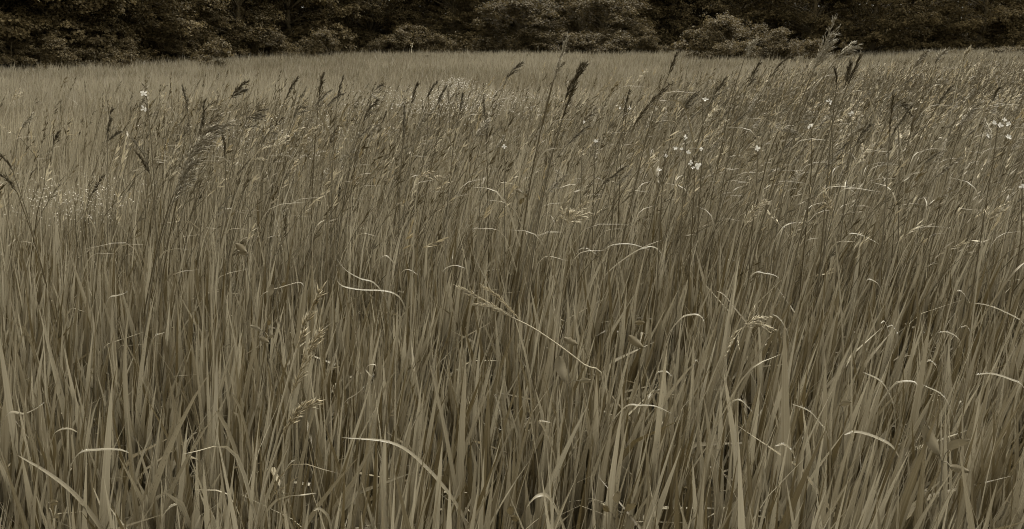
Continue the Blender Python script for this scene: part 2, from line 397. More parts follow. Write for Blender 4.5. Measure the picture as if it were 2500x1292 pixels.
# ragged fringe of weeds and seedlings where the field meets the wood
N = 9000
x, y = scatter(N, 26, 68, 4.0); fe = field_end(x, y); y = fe + rng.normal(-.6, 1.3, len(x)); x = x * 1.0; N = len(x)
cl = np.maximum(0, vnoise(x, y, 1.3)); k = rng.random(N) < .25 + cl; x, y, cl = x[k], y[k], cl[k]; N = len(x)
lay('field_edge_weeds', M['far'], 'ragged weeds along the edge of the wood', x, y, rng.uniform(.4, .85, N) + .5 * cl, rng.uniform(.02, .05, N), rng.normal(.1, .25, N), np.abs(rng.normal(.4, .4, N)), 3, 2, 2.5, .1 + .25 * rng.normal(0, 1, N))

# flowering stems past the ones that can be picked apart: stem, and a head of a few spikelets
def stem_density(x, y):
    px = x / y * FPX + PW / 2
    left = 0.3 + 0.55 * sm(100, 420, px) + .3 * sm(380, 450, px) * (1 - sm(850, 950, px)) + .2 * sm(1400, 1600, px)
    reach = np.interp(px, [0, 300, 1500, 1900, 2500], [7.5, 9, 10, 17, 24])
    return left * (1 - sm(reach * 0.8, reach * 1.15, y))
def many_stems(n, y0, y1, name, label, head_scale):
    x, y = scatter(n, y0, y1, 1.5); k = rng.random(len(x)) < stem_density(x, y); x, y = x[k], y[k]; N = len(x)
    L = np.clip(rng.normal(1.02, 0.14, N) + 0.08 * vnoise(x, y, 1.2), .65, 1.36); az = rng.normal(0, 0.65, N); base = np.stack([x, y, gz(x, y) - .02], 1)
    V, T, Q, tv, U, P = ribbons(base, L, az, rng.normal(.16, .07, N), np.abs(rng.normal(.42, .26, N)), np.full(N, .0034) * (1 + 0.05 * y), rng.normal(0, .6, N), 5, 2, tint=np.clip(rng.normal(.45, .2, N), 0, 1), shape=0.3)
    me = raw_mesh(name, V, T, tv, U, True, Q); me.materials.append(M['stem']); o = obj(name, me); tag(o, label, 'grass', kind='stuff')
    # heads
    S = 9; hl = rng.uniform(.10, .2, N); tip = P[:, -1]; d = P[:, -1] - P[:, -2]; d /= np.linalg.norm(d, axis=1, keepdims=True)
    u = rng.random((N, S)); pos = tip[:, None] - d[:, None] * (hl[:, None] * (1 - u))[..., None]
    dv = d[:, None] + rng.normal(0, .22, (N, S, 3)) + np.array([.22, 0, -.05]); dv /= np.linalg.norm(dv, axis=2, keepdims=True)
    ln = (rng.uniform(.03, .06, (N, S)) * head_scale)[..., None]; wv = np.cross(dv, rng.normal(0, 1, (N, S, 3))); wv /= np.linalg.norm(wv, axis=2, keepdims=True)
    wd = (rng.uniform(.0020, .0040, (N, S)) * head_scale)[..., None] * (1 + 0.05 * y[:, None, None])
    Vh = np.stack([pos, pos + dv * ln * .45 + wv * wd, pos + dv * ln, pos + dv * ln * .45 - wv * wd], 2).reshape(-1, 3)
    Qh = np.arange(len(Vh)).reshape(-1, 4); th = np.repeat(np.clip(rng.normal(.45, .28, N), 0, 1), S * 4)
    pk = np.repeat(rng.random(N), S)
    for sel, mt, nm, lb in ((pk < .36, 'seed', 'dark_grass_heads', 'small dark seed heads over the middle meadow'), ((pk >= .36) & (pk < .80), 'seed_mid', 'brown_grass_heads', 'small brown seed heads over the middle meadow'), (pk >= .80, 'seed_pale', 'pale_grass_heads', 'small pale seed heads over the middle meadow')):
        qs = Qh[sel]; idx = qs.ravel(); m2 = raw_mesh(nm, Vh[idx], None, th[idx], None, False, np.arange(len(idx)).reshape(-1, 4)); m2.materials.append(M[mt])
        tag(obj(nm, m2), lb, 'grass', kind='stuff')
many_stems(30000, 3.4, 24, 'flowering_grass_stems', 'thin flowering grass stems of the middle meadow', 1.0)

# pale flower haze: patches of tiny florets
def floret_patch(px, py, h, wpx, depth, n, label):
    d = dist_for_height(py, h); c = at_dist(px, py, d); wm = wpx / FPX * d
    mb = MB(); st = MB()
    for i in range(n):
        x = c[0] + random.gauss(0, wm * .3); yy = d + random.gauss(0, depth * .35); z = float(gz(x, yy)); hh = h * random.uniform(.86, 1.12)
        st.add([(x - .002, yy, z), (x + .002, yy, z), (x + .03, yy, z + hh)], [(0, 1, 2)], None, .6)
        for k in range(4):
            p = np.array([x + .03 + random.gauss(0, .03), yy + random.gauss(0, .03), z + hh + random.gauss(0, .03)]); r = random.uniform(.0010, .0021) * (1 + d * .22)
            nn = np.array([random.gauss(0, .6), random.gauss(-.3, .6), 1]); a = np.cross(nn, (1, 0, 0)); a /= np.linalg.norm(a); b = np.cross(nn, a); b /= np.linalg.norm(b)
            mb.add([p + r * (a * math.cos(t) + b * math.sin(t)) for t in (0, 1.257, 2.513, 3.77, 5.03)], [(0, 1, 2), (0, 2, 3), (0, 3, 4)], None, random.random())
    o = obj('flower_haze', mb.mesh('flower_haze', M['floret'])); tag(o, label, 'flowers', 'patches of tiny pale flowers', 'stuff')
    o2 = obj('stem_mass', st.mesh('stem_mass', M['stem']), o); o2['kind'] = 'stuff'
floret_patch(1110, 250, 0.90, 420, 1.4, 620, 'wide haze of tiny pale flowers behind the dark seed heads')
floret_patch(1110, 206, 0.75, 70, .6, 130, 'small bright patch of pale flowers alone in the far field')
floret_patch(190, 490, 0.72, 190, 0.5, 200, 'haze of tiny pale flowers low at the left of the meadow')
floret_patch(40, 470, 0.72, 120, 0.5, 40, 'faint pale flower haze at the far left edge')
floret_patch(640, 330, 0.95, 420, 0.9, 160, 'sparse pale flowers among the leaning dark plumes')

# ------------------------------------------------------------------ trees and bushes
def leaf_cloud(centers, outs, rad, per, size, flat=0.55, upw=0.75, seed=0):
    r = np.random.default_rng(seed); Mn = len(centers); n = Mn * per
    c = np.repeat(centers, per, 0); o = np.repeat(outs, per, 0); rr = np.repeat(rad, per)
    v = r.normal(0, 1, (n, 3)); v /= np.linalg.norm(v, axis=1, keepdims=True); v *= (r.random(n) ** 0.45)[:, None]
    v[:, 2] *= flat; drop = (v[:, 0] ** 2 + v[:, 1] ** 2)
    p = c + v * rr[:, None]; p[:, 2] -= drop * rr * 0.35
    nm = r.normal(0, .5, (n, 3)) + o * .45 + np.array([0, 0, upw]) + v * .35; nm /= np.linalg.norm(nm, axis=1, keepdims=True)
    a = np.cross(nm, r.normal(0, 1, (n, 3))); a /= np.linalg.norm(a, axis=1, keepdims=True); b = np.cross(nm, a)
    L = (size * r.uniform(.6, 1.35, n))[:, None]; Wd = L * r.uniform(.36, .5, n)[:, None]
    V = np.stack([p, p + a * L * .45 + b * Wd + nm * L * .08, p + a * L - nm * L * .12, p + a * L * .45 - b * Wd + nm * L * .08], 1).reshape(-1, 3)
    Q = np.arange(len(V)).reshape(-1, 4)
    ct = np.repeat(r.normal(.45, .16, Mn), per) + r.normal(0, .14, n)
    return V, Q, np.repeat(np.clip(ct, 0, 1), 4)

def lobed_crown(seed, H, R, lobes, per_lobe, per_clump, leaf, z0=0.05, lobe_r=(.9, 1.6), top=0.35, clump_r=(.28, .5), low_bias=1.0, flat=0.5, stems=1):
    r = np.random.default_rng(seed); cs = []; os_ = []; rs = []; tips = []
    for i in range(lobes):
        u = r.random() ** low_bias; z = H * (z0 + (0.97 - z0) * u)
        prof = math.sqrt(max(0.02, 1 - ((z / H - top) / (1.02 - top if z / H > top else top + .45)) ** 2))
        lr = r.uniform(*lobe_r); ph = r.uniform(0, 6.283); rad = max(0, R * prof - lr * .55) * math.sqrt(r.uniform(.25, 1))
        lc = np.array([rad * math.cos(ph), rad * math.sin(ph), max(z, lr * .35)]); tips.append((lc, lr))
        v = r.normal(0, 1, (per_lobe, 3)); v[:, 2] = np.abs(v[:, 2]) * .9 - .28; v += np.array([math.cos(ph), math.sin(ph), 0]) * .45
        v /= np.linalg.norm(v, axis=1, keepdims=True)
        rr = lr * r.uniform(.55, 1.12, per_lobe)[:, None]; cc = lc + v * rr * np.array([1, 1, .75]); cc[:, 2] = np.maximum(cc[:, 2], .12)
        cs.append(cc); os_.append(v); rs.append(r.uniform(*clump_r, per_lobe))
    V, Q, t = leaf_cloud(np.concatenate(cs), np.concatenate(os_), np.concatenate(rs), per_clump, leaf, flat=flat, seed=seed + 1)
    crown = raw_mesh('crown', V, None, t, None, False, Q)
    mb = MB(); rn = random.Random(seed)
    tr = 0.022 * H * (1 if stems == 1 else .45)
    roots = [np.array([rn.uniform(-.3, .3) * (stems > 1), rn.uniform(-.3, .3) * (stems > 1), -.25]) for _ in range(stems)]
    trunks = []
    for b in roots:
        C = smooth_curve([b, b + np.array([rn.gauss(0, .06) * H, rn.gauss(0, .06) * H, H * .3]), b + np.array([rn.gauss(0, .1) * R, rn.gauss(0, .1) * R, H * .85])], 10)
        tube(mb, C, tr, tr * .2, 7, .5); trunks.append(C)
    for lc, lr in tips:
        C = rn.choice(trunks); k = int(np.clip(np.searchsorted(C[:, 2], lc[2] * .62), 0, 8)); a = C[k]
        mid = (a + lc) / 2 + np.array([0, 0, .12 * np.linalg.norm(lc - a)])
        tube(mb, smooth_curve([a, mid, lc], 6), tr * .3, tr * .06, 4, .5)
        for _ in range(3):
            e = lc + np.array([rn.gauss(0, 1), rn.gauss(0, 1), abs(rn.gauss(0, .7))]) * lr * .55; tube(mb, np.array([lc, (lc + e) / 2 + (0, 0, .05), e]), tr * .06, tr * .02, 3, .5)
    trunk = mb.mesh('trunk', M['bark'])
    return crown, trunk

TREES = [lobed_crown(100 + i, H, R, lb, 24, 36, lf, z0=.04, low_bias=1.5, lobe_r=(.8, 1.5), flat=.4) for i, (H, R, lb, lf) in enumerate([(11, 4.2, 78, .13), (12.5, 4.0, 82, .12), (10, 3.8, 74, .14)])]
BUSH = {}
BUSH['mound'] = lobed_crown(201, 4.3, 3.1, 38, 24, 26, .105, z0=.08, lobe_r=(.55, 1.0), clump_r=(.16, .32), flat=.7, stems=4)
BUSH['round'] = lobed_crown(202, 3.4, 2.0, 26, 24, 26, .095, z0=.08, lobe_r=(.5, .85), clump_r=(.15, .3), flat=.7, stems=3)
BUSH['low'] = lobed_crown(203, 1.9, 1.7, 20, 22, 22, .085, z0=.1, lobe_r=(.35, .65), clump_r=(.13, .25), flat=.6, stems=4)
BUSH['spray'] = lobed_crown(204, 2.6, 1.9, 22, 18, 22, .10, z0=.1, lobe_r=(.4, .8), clump_r=(.18, .36), flat=.35, stems=4)
BUSH['small'] = lobed_crown(205, 1.25, .8, 11, 16, 18, .065, z0=.12, lobe_r=(.18, .34), clump_r=(.09, .18), flat=.6, stems=3)
for c, t in TREES: c.materials.append(M['tree_leaf'])
for c, t in BUSH.values(): c.materials.append(M['bush_leaf'])

def plant(kind, name, label, cat, px, d, h=None, rz=None, group=None, wide=1.0):
    crown, trunk = TREES[kind] if isinstance(kind, int) else BUSH[kind]
    p = at_dist(px, 130, d); z = float(gz(p[0], d))
    H0 = {'mound': 4.3, 'round': 3.4, 'low': 1.9, 'spray': 2.6, 'small': 1.25, 0: 11, 1: 12.5, 2: 10}[kind]
    s = (h / H0) if h else random.uniform(.92, 1.1)
    t = thing(name, label, cat, (p[0], d, z), group, random.uniform(0, 6.28) if rz is None else rz, (s * wide, s * wide, s))
    o1 = obj('trunk' if isinstance(kind, int) else 'stems', trunk, t); o2 = obj('crown' if isinstance(kind, int) else 'foliage', crown, t)
    return t
def top_h(py, d, px=1250):                              # height that reaches photo row py at distance d
    p = at_dist(px, py, d); return float(p[2] - gz(p[0], d))

G1 = 'tall trees along the wood edge'
for px, dd, k, lab in [(-60, 4, 0, 'broad dark tree at the far left edge of the wood'), (170, 3.5, 2, 'tree with layered sprays above the left field corner'),
                       (360, 4, 1, 'tall dark tree between the left corner and the pale feathery bush'), (560, 3.5, 0, 'layered tree directly behind the small shrub standing in the field'), (740, 5, 2, 'dark tree behind the pair of rounded bushes left of centre'),
                       (900, 5.5, 1, 'shadowy tree in the darkest gap left of centre'), (1080, 5, 0, 'dark tree behind the spindly weeds at the centre left'), (1290, 6, 2, 'tree rising behind the large vine covered mound'),
                       (1470, 5.5, 1, 'tree rising behind the right half of the big thicket'), (1630, 6, 0, 'dark tree in the gap between thicket and round bush'), (1800, 3, 2, 'tree behind the tall round bush right of centre'),
                       (1960, 2, 1, 'dark tree behind the tallest plume of grass'), (2130, -1, 0, 'broad leafy tree right of the tallest grass plume'), (2360, -2, 2, 'broad rounded tree towards the right edge'),
                       (2520, 0, 1, 'dark tree at the right edge of the picture')]:
    plant(k, 'woodland_tree', lab, 'tree', px, treeline(px) + dd, group=G1)

G2 = 'bushes at the foot of the wood'
def bush(kind, px, topy, d, label, wide=1.0): plant(kind, 'bush', label, 'bush', px, d, top_h(topy, d, px), None, G2, wide)
bush('mound', 1270, -5, 58, 'large vine covered mound at the centre of the wood edge', 1.3)
bush('mound', 1470, -12, 59, 'tall leafy thicket joined to the right of the vine mound', 1.15)
bush('low', 1400, 78, 55.5, 'low rounded bush in front of the big thicket', 1.3)
bush('low', 1470, 72, 55, 'low bush at the right foot of the big thicket', 1.2)
bush('low', 1330, 66, 56, 'low sprawling bush at the left foot of the big thicket', 1.3)
bush('round', 1558, 58, 57, 'small round bush closing the right end of the thicket')
bush('low', 1610, 108, 57, 'tiny pale bush right of the thicket beside the dark gap')
bush('round', 1725, 28, 48, 'tall round vine draped bush right of centre', 1.1)
bush('spray', 1800, 50, 49, 'loose bush leaning against the tall round bush', 1.0)
bush('spray', 1885, 75, 47, 'pale leafed spreading bush below the tallest plume', 1.05)
bush('low', 1955, 92, 46.5, 'low bush at the right end of the pale spreading bush', 1.0)
bush('low', 1790, 95, 46, 'low bush filling the foot of the right thicket', 1.2)
bush('spray', 1000, 66, 60, 'broad sprawling bush left of the spindly weeds', 1.25)
bush('low', 930, 92, 60, 'low bush at the left end of the sprawling bush', 1.0)
bush('low', 1050, 80, 60, 'low bush at the right end of the sprawling bush')
bush('round', 770, 66, 53, 'rounded bush beside the dark gap left of centre', 1.0)
bush('spray', 665, 74, 53, 'spreading bush right of the small field shrub', 1.0)
bush('spray', 440, 88, 46, 'feathery paler bush left of the small field shrub', 1.0)
bush('spray', 300, 98, 42, 'low bush under the layered trees on the left')
bush('low', 225, 108, 40, 'dark low bush near the left field corner', 1.1)
bush('spray', 110, 96, 38, 'arching bush near the left corner of the wood', 1.1)
bush('round', 20, 75, 37, 'tall dark bush at the left edge of the picture', 1.0)
bush('small', 525, 96, 38, 'small shrub standing alone in the field on the left')
bush('small', 300, 128, 37, 'tiny pale shrub at the grass edge on the left', .9)
bush('small', 1045, 134, 47, 'tiny dark shrub in the far grass left of centre', .9)
bush('small', 1292, 130, 47, 'tiny dark shrub in the far grass below the vine mound', .7)
bush('small', 2060, 104, 50, 'slender sapling bush right of the tallest plume', .6)
bush('low', 2470, 112, 52, 'low weedy bank of foliage at the right edge', 2.2)
bush('low', 2350, 122, 55, 'low weedy growth left of the right hand bank', 1.8)

# spindly tall weeds standing by the mound
def tall_weed(px, topy, d, label):
    tip = at_dist(px, topy, d); b = np.array([tip[0] + random.uniform(-.15, .15), d, float(gz(tip[0], d))])
    t = thing('tall_weed', label, 'weed', b, 'tall weeds by the vine mound'); C = smooth_curve([b * 0, (tip - b) * .5 + (0.04, 0, 0), tip - b], 8)
    mb = MB(); tube(mb, C, .018, .008, 5, .1); obj('stem', mb.mesh('stem', M['stem']), t)
    lm = MB()
    for k in range(14):
        u = random.uniform(.25, 1); p = C[min(7, int(u * 8))]; a = random.uniform(0, 6.28); e = p + np.array([math.cos(a), math.sin(a), .5]) * random.uniform(.12, .22)
        strap(lm, smooth_curve([p, (p + e) / 2 + (0, 0, .03), e], 4), .06, (-math.sin(a), math.cos(a), 0), random.uniform(.3, .9))
    o = obj('leaf_mass', lm.mesh('leaf_mass', M['bush_leaf']), t); o['kind'] = 'stuff'
for px, ty, lab in [(1100, 88, 'leftmost spindly weed beside the vine mound'), (1112, 80, 'tallest spindly weed left of the vine mound'), (1125, 84, 'thin weed close to the left of the vine mound'), (1137, 92, 'short weed touching the vine mound')]:
    tall_weed(px, ty, 56, lab)

# the wood behind: foliage and trunks that read as one dark mass
r = np.random.default_rng(55); cs = []; mbt = MB()
for i in range(7600):
    px = r.uniform(-900, 3500); d = treeline(px) + r.uniform(7, 19); p = at_dist(px, 130, d); cs.append((p[0], d, 15 * r.random() ** 1.8 + .2 + float(gz(p[0], d))))
for i in range(90):
    px = r.uniform(-900, 3500); d = treeline(px) + r.uniform(6, 18); p = at_dist(px, 130, d); z = float(gz(p[0], d)); tube(mbt, np.array([(p[0], d, z - .3), (p[0] + r.normal(0, .3), d, z + 7), (p[0] + r.normal(0, .6), d, z + 13)]), r.uniform(.1, .25), .06, 6, .4)
nfront = len(cs)
for i in range(3600):
    px = r.uniform(-1000, 3600); d = treeline(px) + r.uniform(19, 25); p = at_dist(px, 130, d); cs.append((p[0], d, 11 * r.random() ** 1.3 + .2))
cs = np.array(cs); V, Q, t = leaf_cloud(cs, np.tile([0, -1.0, 0], (len(cs), 1)), r.uniform(.9, 1.7, len(cs)), 36, .42, flat=.6, seed=9)
me = raw_mesh('woodland', V, None, t, None, False, Q); me.materials.append(M['tree_leaf'])
o = obj('woodland', me); tag(o, 'dark mass of the wood behind the edge trees', 'woodland', kind='stuff')
o2 = obj('trunk_mass', mbt.mesh('trunk_mass', M['bark']), o); o2['kind'] = 'stuff'

# ------------------------------------------------------------------ tall flowering grasses one can pick out
G3 = 'tall grass stalks with seed heads'
def stalk(tip, hb, via, d, style, label, path=(), pale=False, tone=0.35, size=1.0, bow=0.0, leaf=True, extra=()):
    """tip, head base and a stem point in photograph pixels, d metres away; extra = further heads (tip, base)"""
    rnd = random.Random(int(tip[0] * 7 + tip[1]))
    pt, pb, pv = (at_dist(a[0], a[1], d) for a in (tip, hb, via))
    pt = pt + np.array([0, -.03, 0]); pv = pv + np.array([0, .02, 0])
    slope = (pb[0] - pv[0]) / max(.05, pb[2] - pv[2]) if not path else .15
    gx_ = pv[0] - slope * .55 * max(0, pv[2]); base = np.array([gx_, d + .05, float(gz(gx_, d)) - .02])
    mid = base * .45 + pv * .55 + np.array([slope * -.03, 0, 0])
    t = thing('grass_stalk', label, 'grass stalk', base, G3)
    stem = smooth_curve([base, mid, pv] + [at_dist(*q_, d) for q_ in path] + [pb], 16 + 3 * len(path)) - base
    mb = MB(); tube(mb, stem, .0029 * min(size, 1.1), .0018 * min(size, 1.1), 5, .3 if not pale else .9); obj('stem', mb.mesh('stem', M['straw' if pale else 'stem']), t)
    T = (pb - pv); T /= np.linalg.norm(T)
    ctrl = pb + T * np.linalg.norm(pt - pb) * .5
    for j, (a, b) in enumerate([(pt, pb)] + [(at_dist(*e[0], d) + np.array([0, rnd.uniform(-.04, .04), 0]), at_dist(*e[1], d)) for e in extra]):
        hm = MB(); c = (a + b) / 2 * .6 + ctrl * .4 if j == 0 else (a + b) / 2 + np.array([0, 0, .08]) * np.linalg.norm(a - b)
        seed_head(hm, smooth_curve([b, c, a], 10) - base, style, rnd, size * d / 3.6 * .5 + size * .5, tone if not pale else .55)
        obj('seed_head', hm.mesh('seed_head', M['seed_pale' if pale else 'seed_mid' if tone >= .5 else 'seed'], False), t)
    if leaf:
        for _ in range(rnd.choice((1, 2))):
            i = rnd.randint(5, 10); p = stem[i]; s = rnd.choice((-1, 1, 1)); ln = rnd.uniform(.22, .4)
            lm = MB(); strap(lm, smooth_curve([p, p + (s * ln * .2, rnd.uniform(-.05, .05), ln * .55), p + (s * ln * .55, rnd.uniform(-.1, .1), ln * .6)], 8), rnd.uniform(.005, .009), (s * .3, 1, 0) if rnd.random() < .5 else (1, .3, 0), rnd.uniform(.2, .6))
            obj('leaf', lm.mesh('leaf', M['blade']), t)
    return t

HERO = [
 ((283, 255), (262, 345), (257, 560), 3.6, 'spear', 'dark spear shaped head on a straight stem left of the white flowered stalk', dict(extra=[((292, 322), (264, 345))])),
 ((148, 320), (130, 356), (116, 430), 4.8, 'plume', 'small dark head standing apart at the left of the meadow', {}),
 ((448, 205), (459, 275), (462, 345), 4.2, 'spear', 'dark upright head leaning slightly left above the broad plume', {}),
 ((328, 332), (367, 428), (383, 610), 3.3, 'spear', 'dark head leaning left beside the white flowered stalk', dict(extra=[((332, 366), (366, 425))])),
 ((610, 197), (566, 236), (478, 400), 4.0, 'plume', 'nodding head bent right above the leaning plumes at left', dict(extra=[((598, 218), (562, 240))])),
 ((505, 240), (484, 335), (420, 520), 3.1, 'spear', 'tall dark head in the middle of the leaning clump at left', dict(size=1.15, tone=.4)),
 ((545, 270), (470, 370), (395, 545), 3.0, 'plume', 'broad plume leaning far right in the clump at left', dict(size=1.3, tone=.5, extra=[((535, 300), (462, 380)), ((560, 300), (480, 372))])),
 ((520, 300), (430, 470), (375, 640), 2.9, 'plume', 'pale broad plume lowest in the leaning clump at left', dict(size=1.5, tone=.9, extra=[((500, 330), (425, 475)), ((478, 390), (418, 500))])),
 ((640, 245), (590, 325), (560, 420), 3.7, 'finger', 'head with pale drooping fingers right of the leaning clump', dict(extra=[((650, 268), (600, 290))])),
 ((545, 310), (550, 395), (548, 500), 3.5, 'spear', 'dark upright head right of the leaning clump', {}),
 ((733, 185), (694, 250), (640, 400), 4.2, 'spear', 'dark leaning head left of the twin tallest heads', dict(tone=.25)),
 ((795, 172), (778, 245), (762, 420), 4.1, 'spear', 'forked dark head, tallest left of centre', dict(tone=.2, extra=[((782, 190), (779, 225))])),
 ((843, 180), (822, 255), (812, 360), 4.1, 'spear', 'dark head just right of the tallest forked head', dict(extra=[((834, 230), (795, 262))])),
 ((757, 236), (716, 292), (670, 420), 3.9, 'finger', 'head with bent fingers below the tallest forked head', {}),
 ((700, 285), (640, 350), (590, 470), 3.6, 'nod', 'loose nodding head low between clump and forked head', {}),
 ((690, 350), (610, 395), (560, 520), 3.3, 'finger', 'finger shaped head reaching right low at left centre', dict(pale=True)),
 ((940, 205), (903, 238), (868, 330), 4.5, 'nod', 'thin nodding head left of centre above the flower haze', {}),
 ((925, 240), (885, 300), (850, 420), 4.2, 'plume', 'dark plume under the thin nodding head left of centre', {}),
 ((1022, 198), (1003, 255), (985, 340), 4.5, 'spear', 'slim dark head left of the pair above the flower haze', {}),
 ((1070, 198), (1041, 240), (1015, 330), 4.6, 'spear', 'left one of two slim heads above the flower haze', {}),
 ((1093, 207), (1066, 258), (1040, 350), 4.5, 'spear', 'right one of two slim heads above the flower haze', {}),
 ((1180, 236), (1188, 340), (1190, 450), 3.9, 'spear', 'dark head leaning slightly left in front of the flower haze', dict(tone=.25)),
 ((988, 250), (984, 340), (975, 470), 3.9, 'spear', 'dark upright head left of the flower haze', {}),
 ((1130, 225), (1122, 275), (1105, 370), 4.4, 'spear', 'short dark head within the flower haze', {}),
 ((1275, 150), (1236, 196), (1180, 330), 4.8, 'plume', 'tall slim head bent right above the flower haze', dict(tone=.3)),
 ((1388, 82), (1352, 195), (1300, 420), 3.1, 'spear', 'very tall slender paler head right of centre reaching the bushes', dict(tone=.8)),
 ((1378, 150), (1348, 200), (1296, 440), 3.2, 'spear', 'second slender head on the very tall stem right of centre', dict(tone=.6)),
 ((1433, 148), (1390, 235), (1335, 440), 3.2, 'spear', 'thick dark double head right of centre', dict(tone=.12, size=1.25, extra=[((1420, 155), (1388, 232)), ((1398, 195), (1380, 245))])),
 ((1400, 215), (1372, 290), (1325, 470), 3.2, 'spear', 'dark head just below the thick double head', dict(tone=.2)),
 ((1650, 125), (1630, 188), (1590, 300), 3.6, 'spear', 'dark needle head pointing up left of the leaning long plume', dict(tone=.2)),
 ((1640, 196), (1545, 312), (1480, 450), 3.2, 'spear', 'long dark plume leaning far right near the centre right', dict(tone=.2, size=1.15)),
 ((1520, 190), (1490, 235), (1470, 330), 4.2, 'finger', 'pale fanned head right of the thick double head', dict(pale=True)),
 ((1535, 215), (1522, 285), (1510, 380), 4.0, 'spear', 'dark short head below the pale fanned head', {}),
 ((2037, 36), (1988, 168), (1905, 400), 2.9, 'plume', 'tallest plume of all rising over the bushes at right', dict(tone=.8, size=.95, extra=[((2028, 82), (1992, 150)), ((2030, 100), (1985, 175))])),
 ((2092, 112), (2037, 150), (1965, 280), 3.4, 'plume', 'plume nodding right beside the tallest plume', dict(tone=.7, extra=[((2085, 105), (2040, 146))])),
 ((2094, 130), (2068, 212), (2005, 400), 3.0, 'spear', 'dark triple head under the nodding plume at right', dict(tone=.15, size=1.2, extra=[((2088, 160), (2064, 205)), ((2070, 150), (2062, 214))])),
 ((2030, 165), (2042, 215), (2035, 320), 3.3, 'spear', 'dark head leaning left beside the dark triple head', {}),
 ((1843, 96), (1818, 142), (1785, 260), 4.2, 'plume', 'pale slim head standing before the right bushes', dict(tone=.8)),
 ((1852, 150), (1823, 215), (1790, 340), 3.9, 'plume', 'dark head right of centre under the pale slim head', dict(tone=.35)),
 ((1932, 182), (1906, 250), (1880, 380), 3.6, 'plume', 'pale frosty head left of the tallest plume', dict(pale=True)),
 ((1925, 135), (1880, 190), (1830, 300), 4.0, 'spear', 'dark head between the pale head and the tallest plume', {}),
 ((2172, 220), (2172, 330), (2167, 500), 3.2, 'spear', 'dark upright head on a straight stem at right', dict(tone=.15, extra=[((2224, 255), (2176, 335))])),
 ((2315, 208), (2287, 260), (2240, 360), 4.0, 'spear', 'dark leaning head towards the right edge', dict(tone=.25)),
 ((2432, 212), (2421, 250), (2400, 340), 4.3, 'spear', 'small dark head near the right edge', {}),
 ((2262, 120), (2226, 172), (2170, 290), 4.3, 'plume', 'slim head bent right against the far grass strip', dict(tone=.5)),
 ((2302, 122), (2280, 160), (2240, 280), 4.6, 'plume', 'thin head right of the slim bent one at right', dict(tone=.6)),
 ((2360, 118), (2350, 150), (2330, 260), 4.6, 'plume', 'short pale head crossing the far grass strip at right', dict(pale=True)),
 ((2075, 275), (2010, 330), (1975, 440), 3.4, 'finger', 'pale drooping head beneath the dark triple head', dict(pale=True)),
 ((1990, 270), (1950, 300), (1925, 420), 3.5, 'finger', 'pale arching head left of the drooping pale one', dict(tone=.8)),
 ((1955, 335), (1900, 320), (1870, 420), 3.4, 'finger', 'head arched over to the right above the small white flowers', dict(tone=.8)),
 ((2445, 235), (2400, 275), (2370, 380), 3.7, 'nod', 'pale arching head near the right edge', dict(pale=True)),
 ((2225, 285), (2190, 260), (2200, 400), 3.8, 'spear', 'slanted dark head beside the dark upright one at right', {}),
 ((2120, 300), (2085, 360), (2050, 480), 3.3, 'plume', 'dark plume low at right below the triple head', {}),
 ((2390, 250), (2350, 300), (2320, 420), 3.7, 'plume', 'leaning plume left of the pale arching head at right', dict(tone=.5)),
 ((1770, 190), (1735, 250), (1700, 370), 3.9, 'plume', 'leaning plume beside the single white flower at right', dict(tone=.4)),
 ((1700, 220), (1665, 275), (1630, 380), 3.9, 'plume', 'leaning plume left of the single white flower', dict(tone=.4)),
 ((2, 372), (32, 420), (70, 560), 3.3, 'spear', 'dark head leaning left at the left edge', {}),
 ((6, 420), (42, 470), (85, 620), 3.0, 'spear', 'lower dark head leaning left at the left edge', {}),
 ((1870, 482), (1812, 562), (1795, 700), 2.6, 'plume', 'pale bushy head low in the right half', dict(pale=True, leaf=False)),
 ((1470, 478), (1385, 548), (1372, 680), 2.6, 'finger', 'pale splayed head low right of centre', dict(pale=True, extra=[((1440, 520), (1385, 545)), ((1370, 508), (1390, 548))])),
 ((2003, 463), (2030, 530), (2050, 640), 2.7, 'plume', 'pale head leaning left low in the right half', dict(pale=True, leaf=False)),
 ((2455, 488), (2405, 545), (2395, 680), 2.7, 'finger', 'pale forked head low near the right edge', dict(pale=True)),
 ((792, 690), (725, 850), (650, 1120), 1.75, 'spear', 'large soft pale plume in the foreground left', dict(pale=True, size=1.5)),
 ((795, 785), (712, 960), (645, 1180), 1.7, 'spear', 'middle of three large foreground plumes at left', dict(pale=True, size=1.5)),
 ((790, 960), (690, 1060), (630, 1240), 1.65, 'spear', 'lowest of three large foreground plumes at left', dict(pale=True, size=1.5)),
 ((1108, 686), (1250, 775), (1475, 945), 2.05, 'spear', 'broken pale stalk lying across the centre grass', dict(pale=True, size=.8, path=[(1425, 890), (1360, 840), (1300, 800)], leaf=False, extra=[((1150, 745), (1250, 772)), ((1170, 700), (1268, 780))])),
 ((1878, 765), (1815, 800), (1770, 960), 1.95, 'finger', 'pale drooping spray of spikes in the foreground right', dict(pale=True, extra=[((1888, 796), (1818, 790)), ((1765, 870), (1812, 800))])),
 ((1090, 432), (1020, 440), (1010, 560), 2.9, 'nod', 'pale head bent over at the centre of the meadow', dict(pale=True, leaf=False)),
]
for tip, hb, via, d, style, lab, kw in HERO: stalk(tip, hb, via, d, style, lab, **kw)

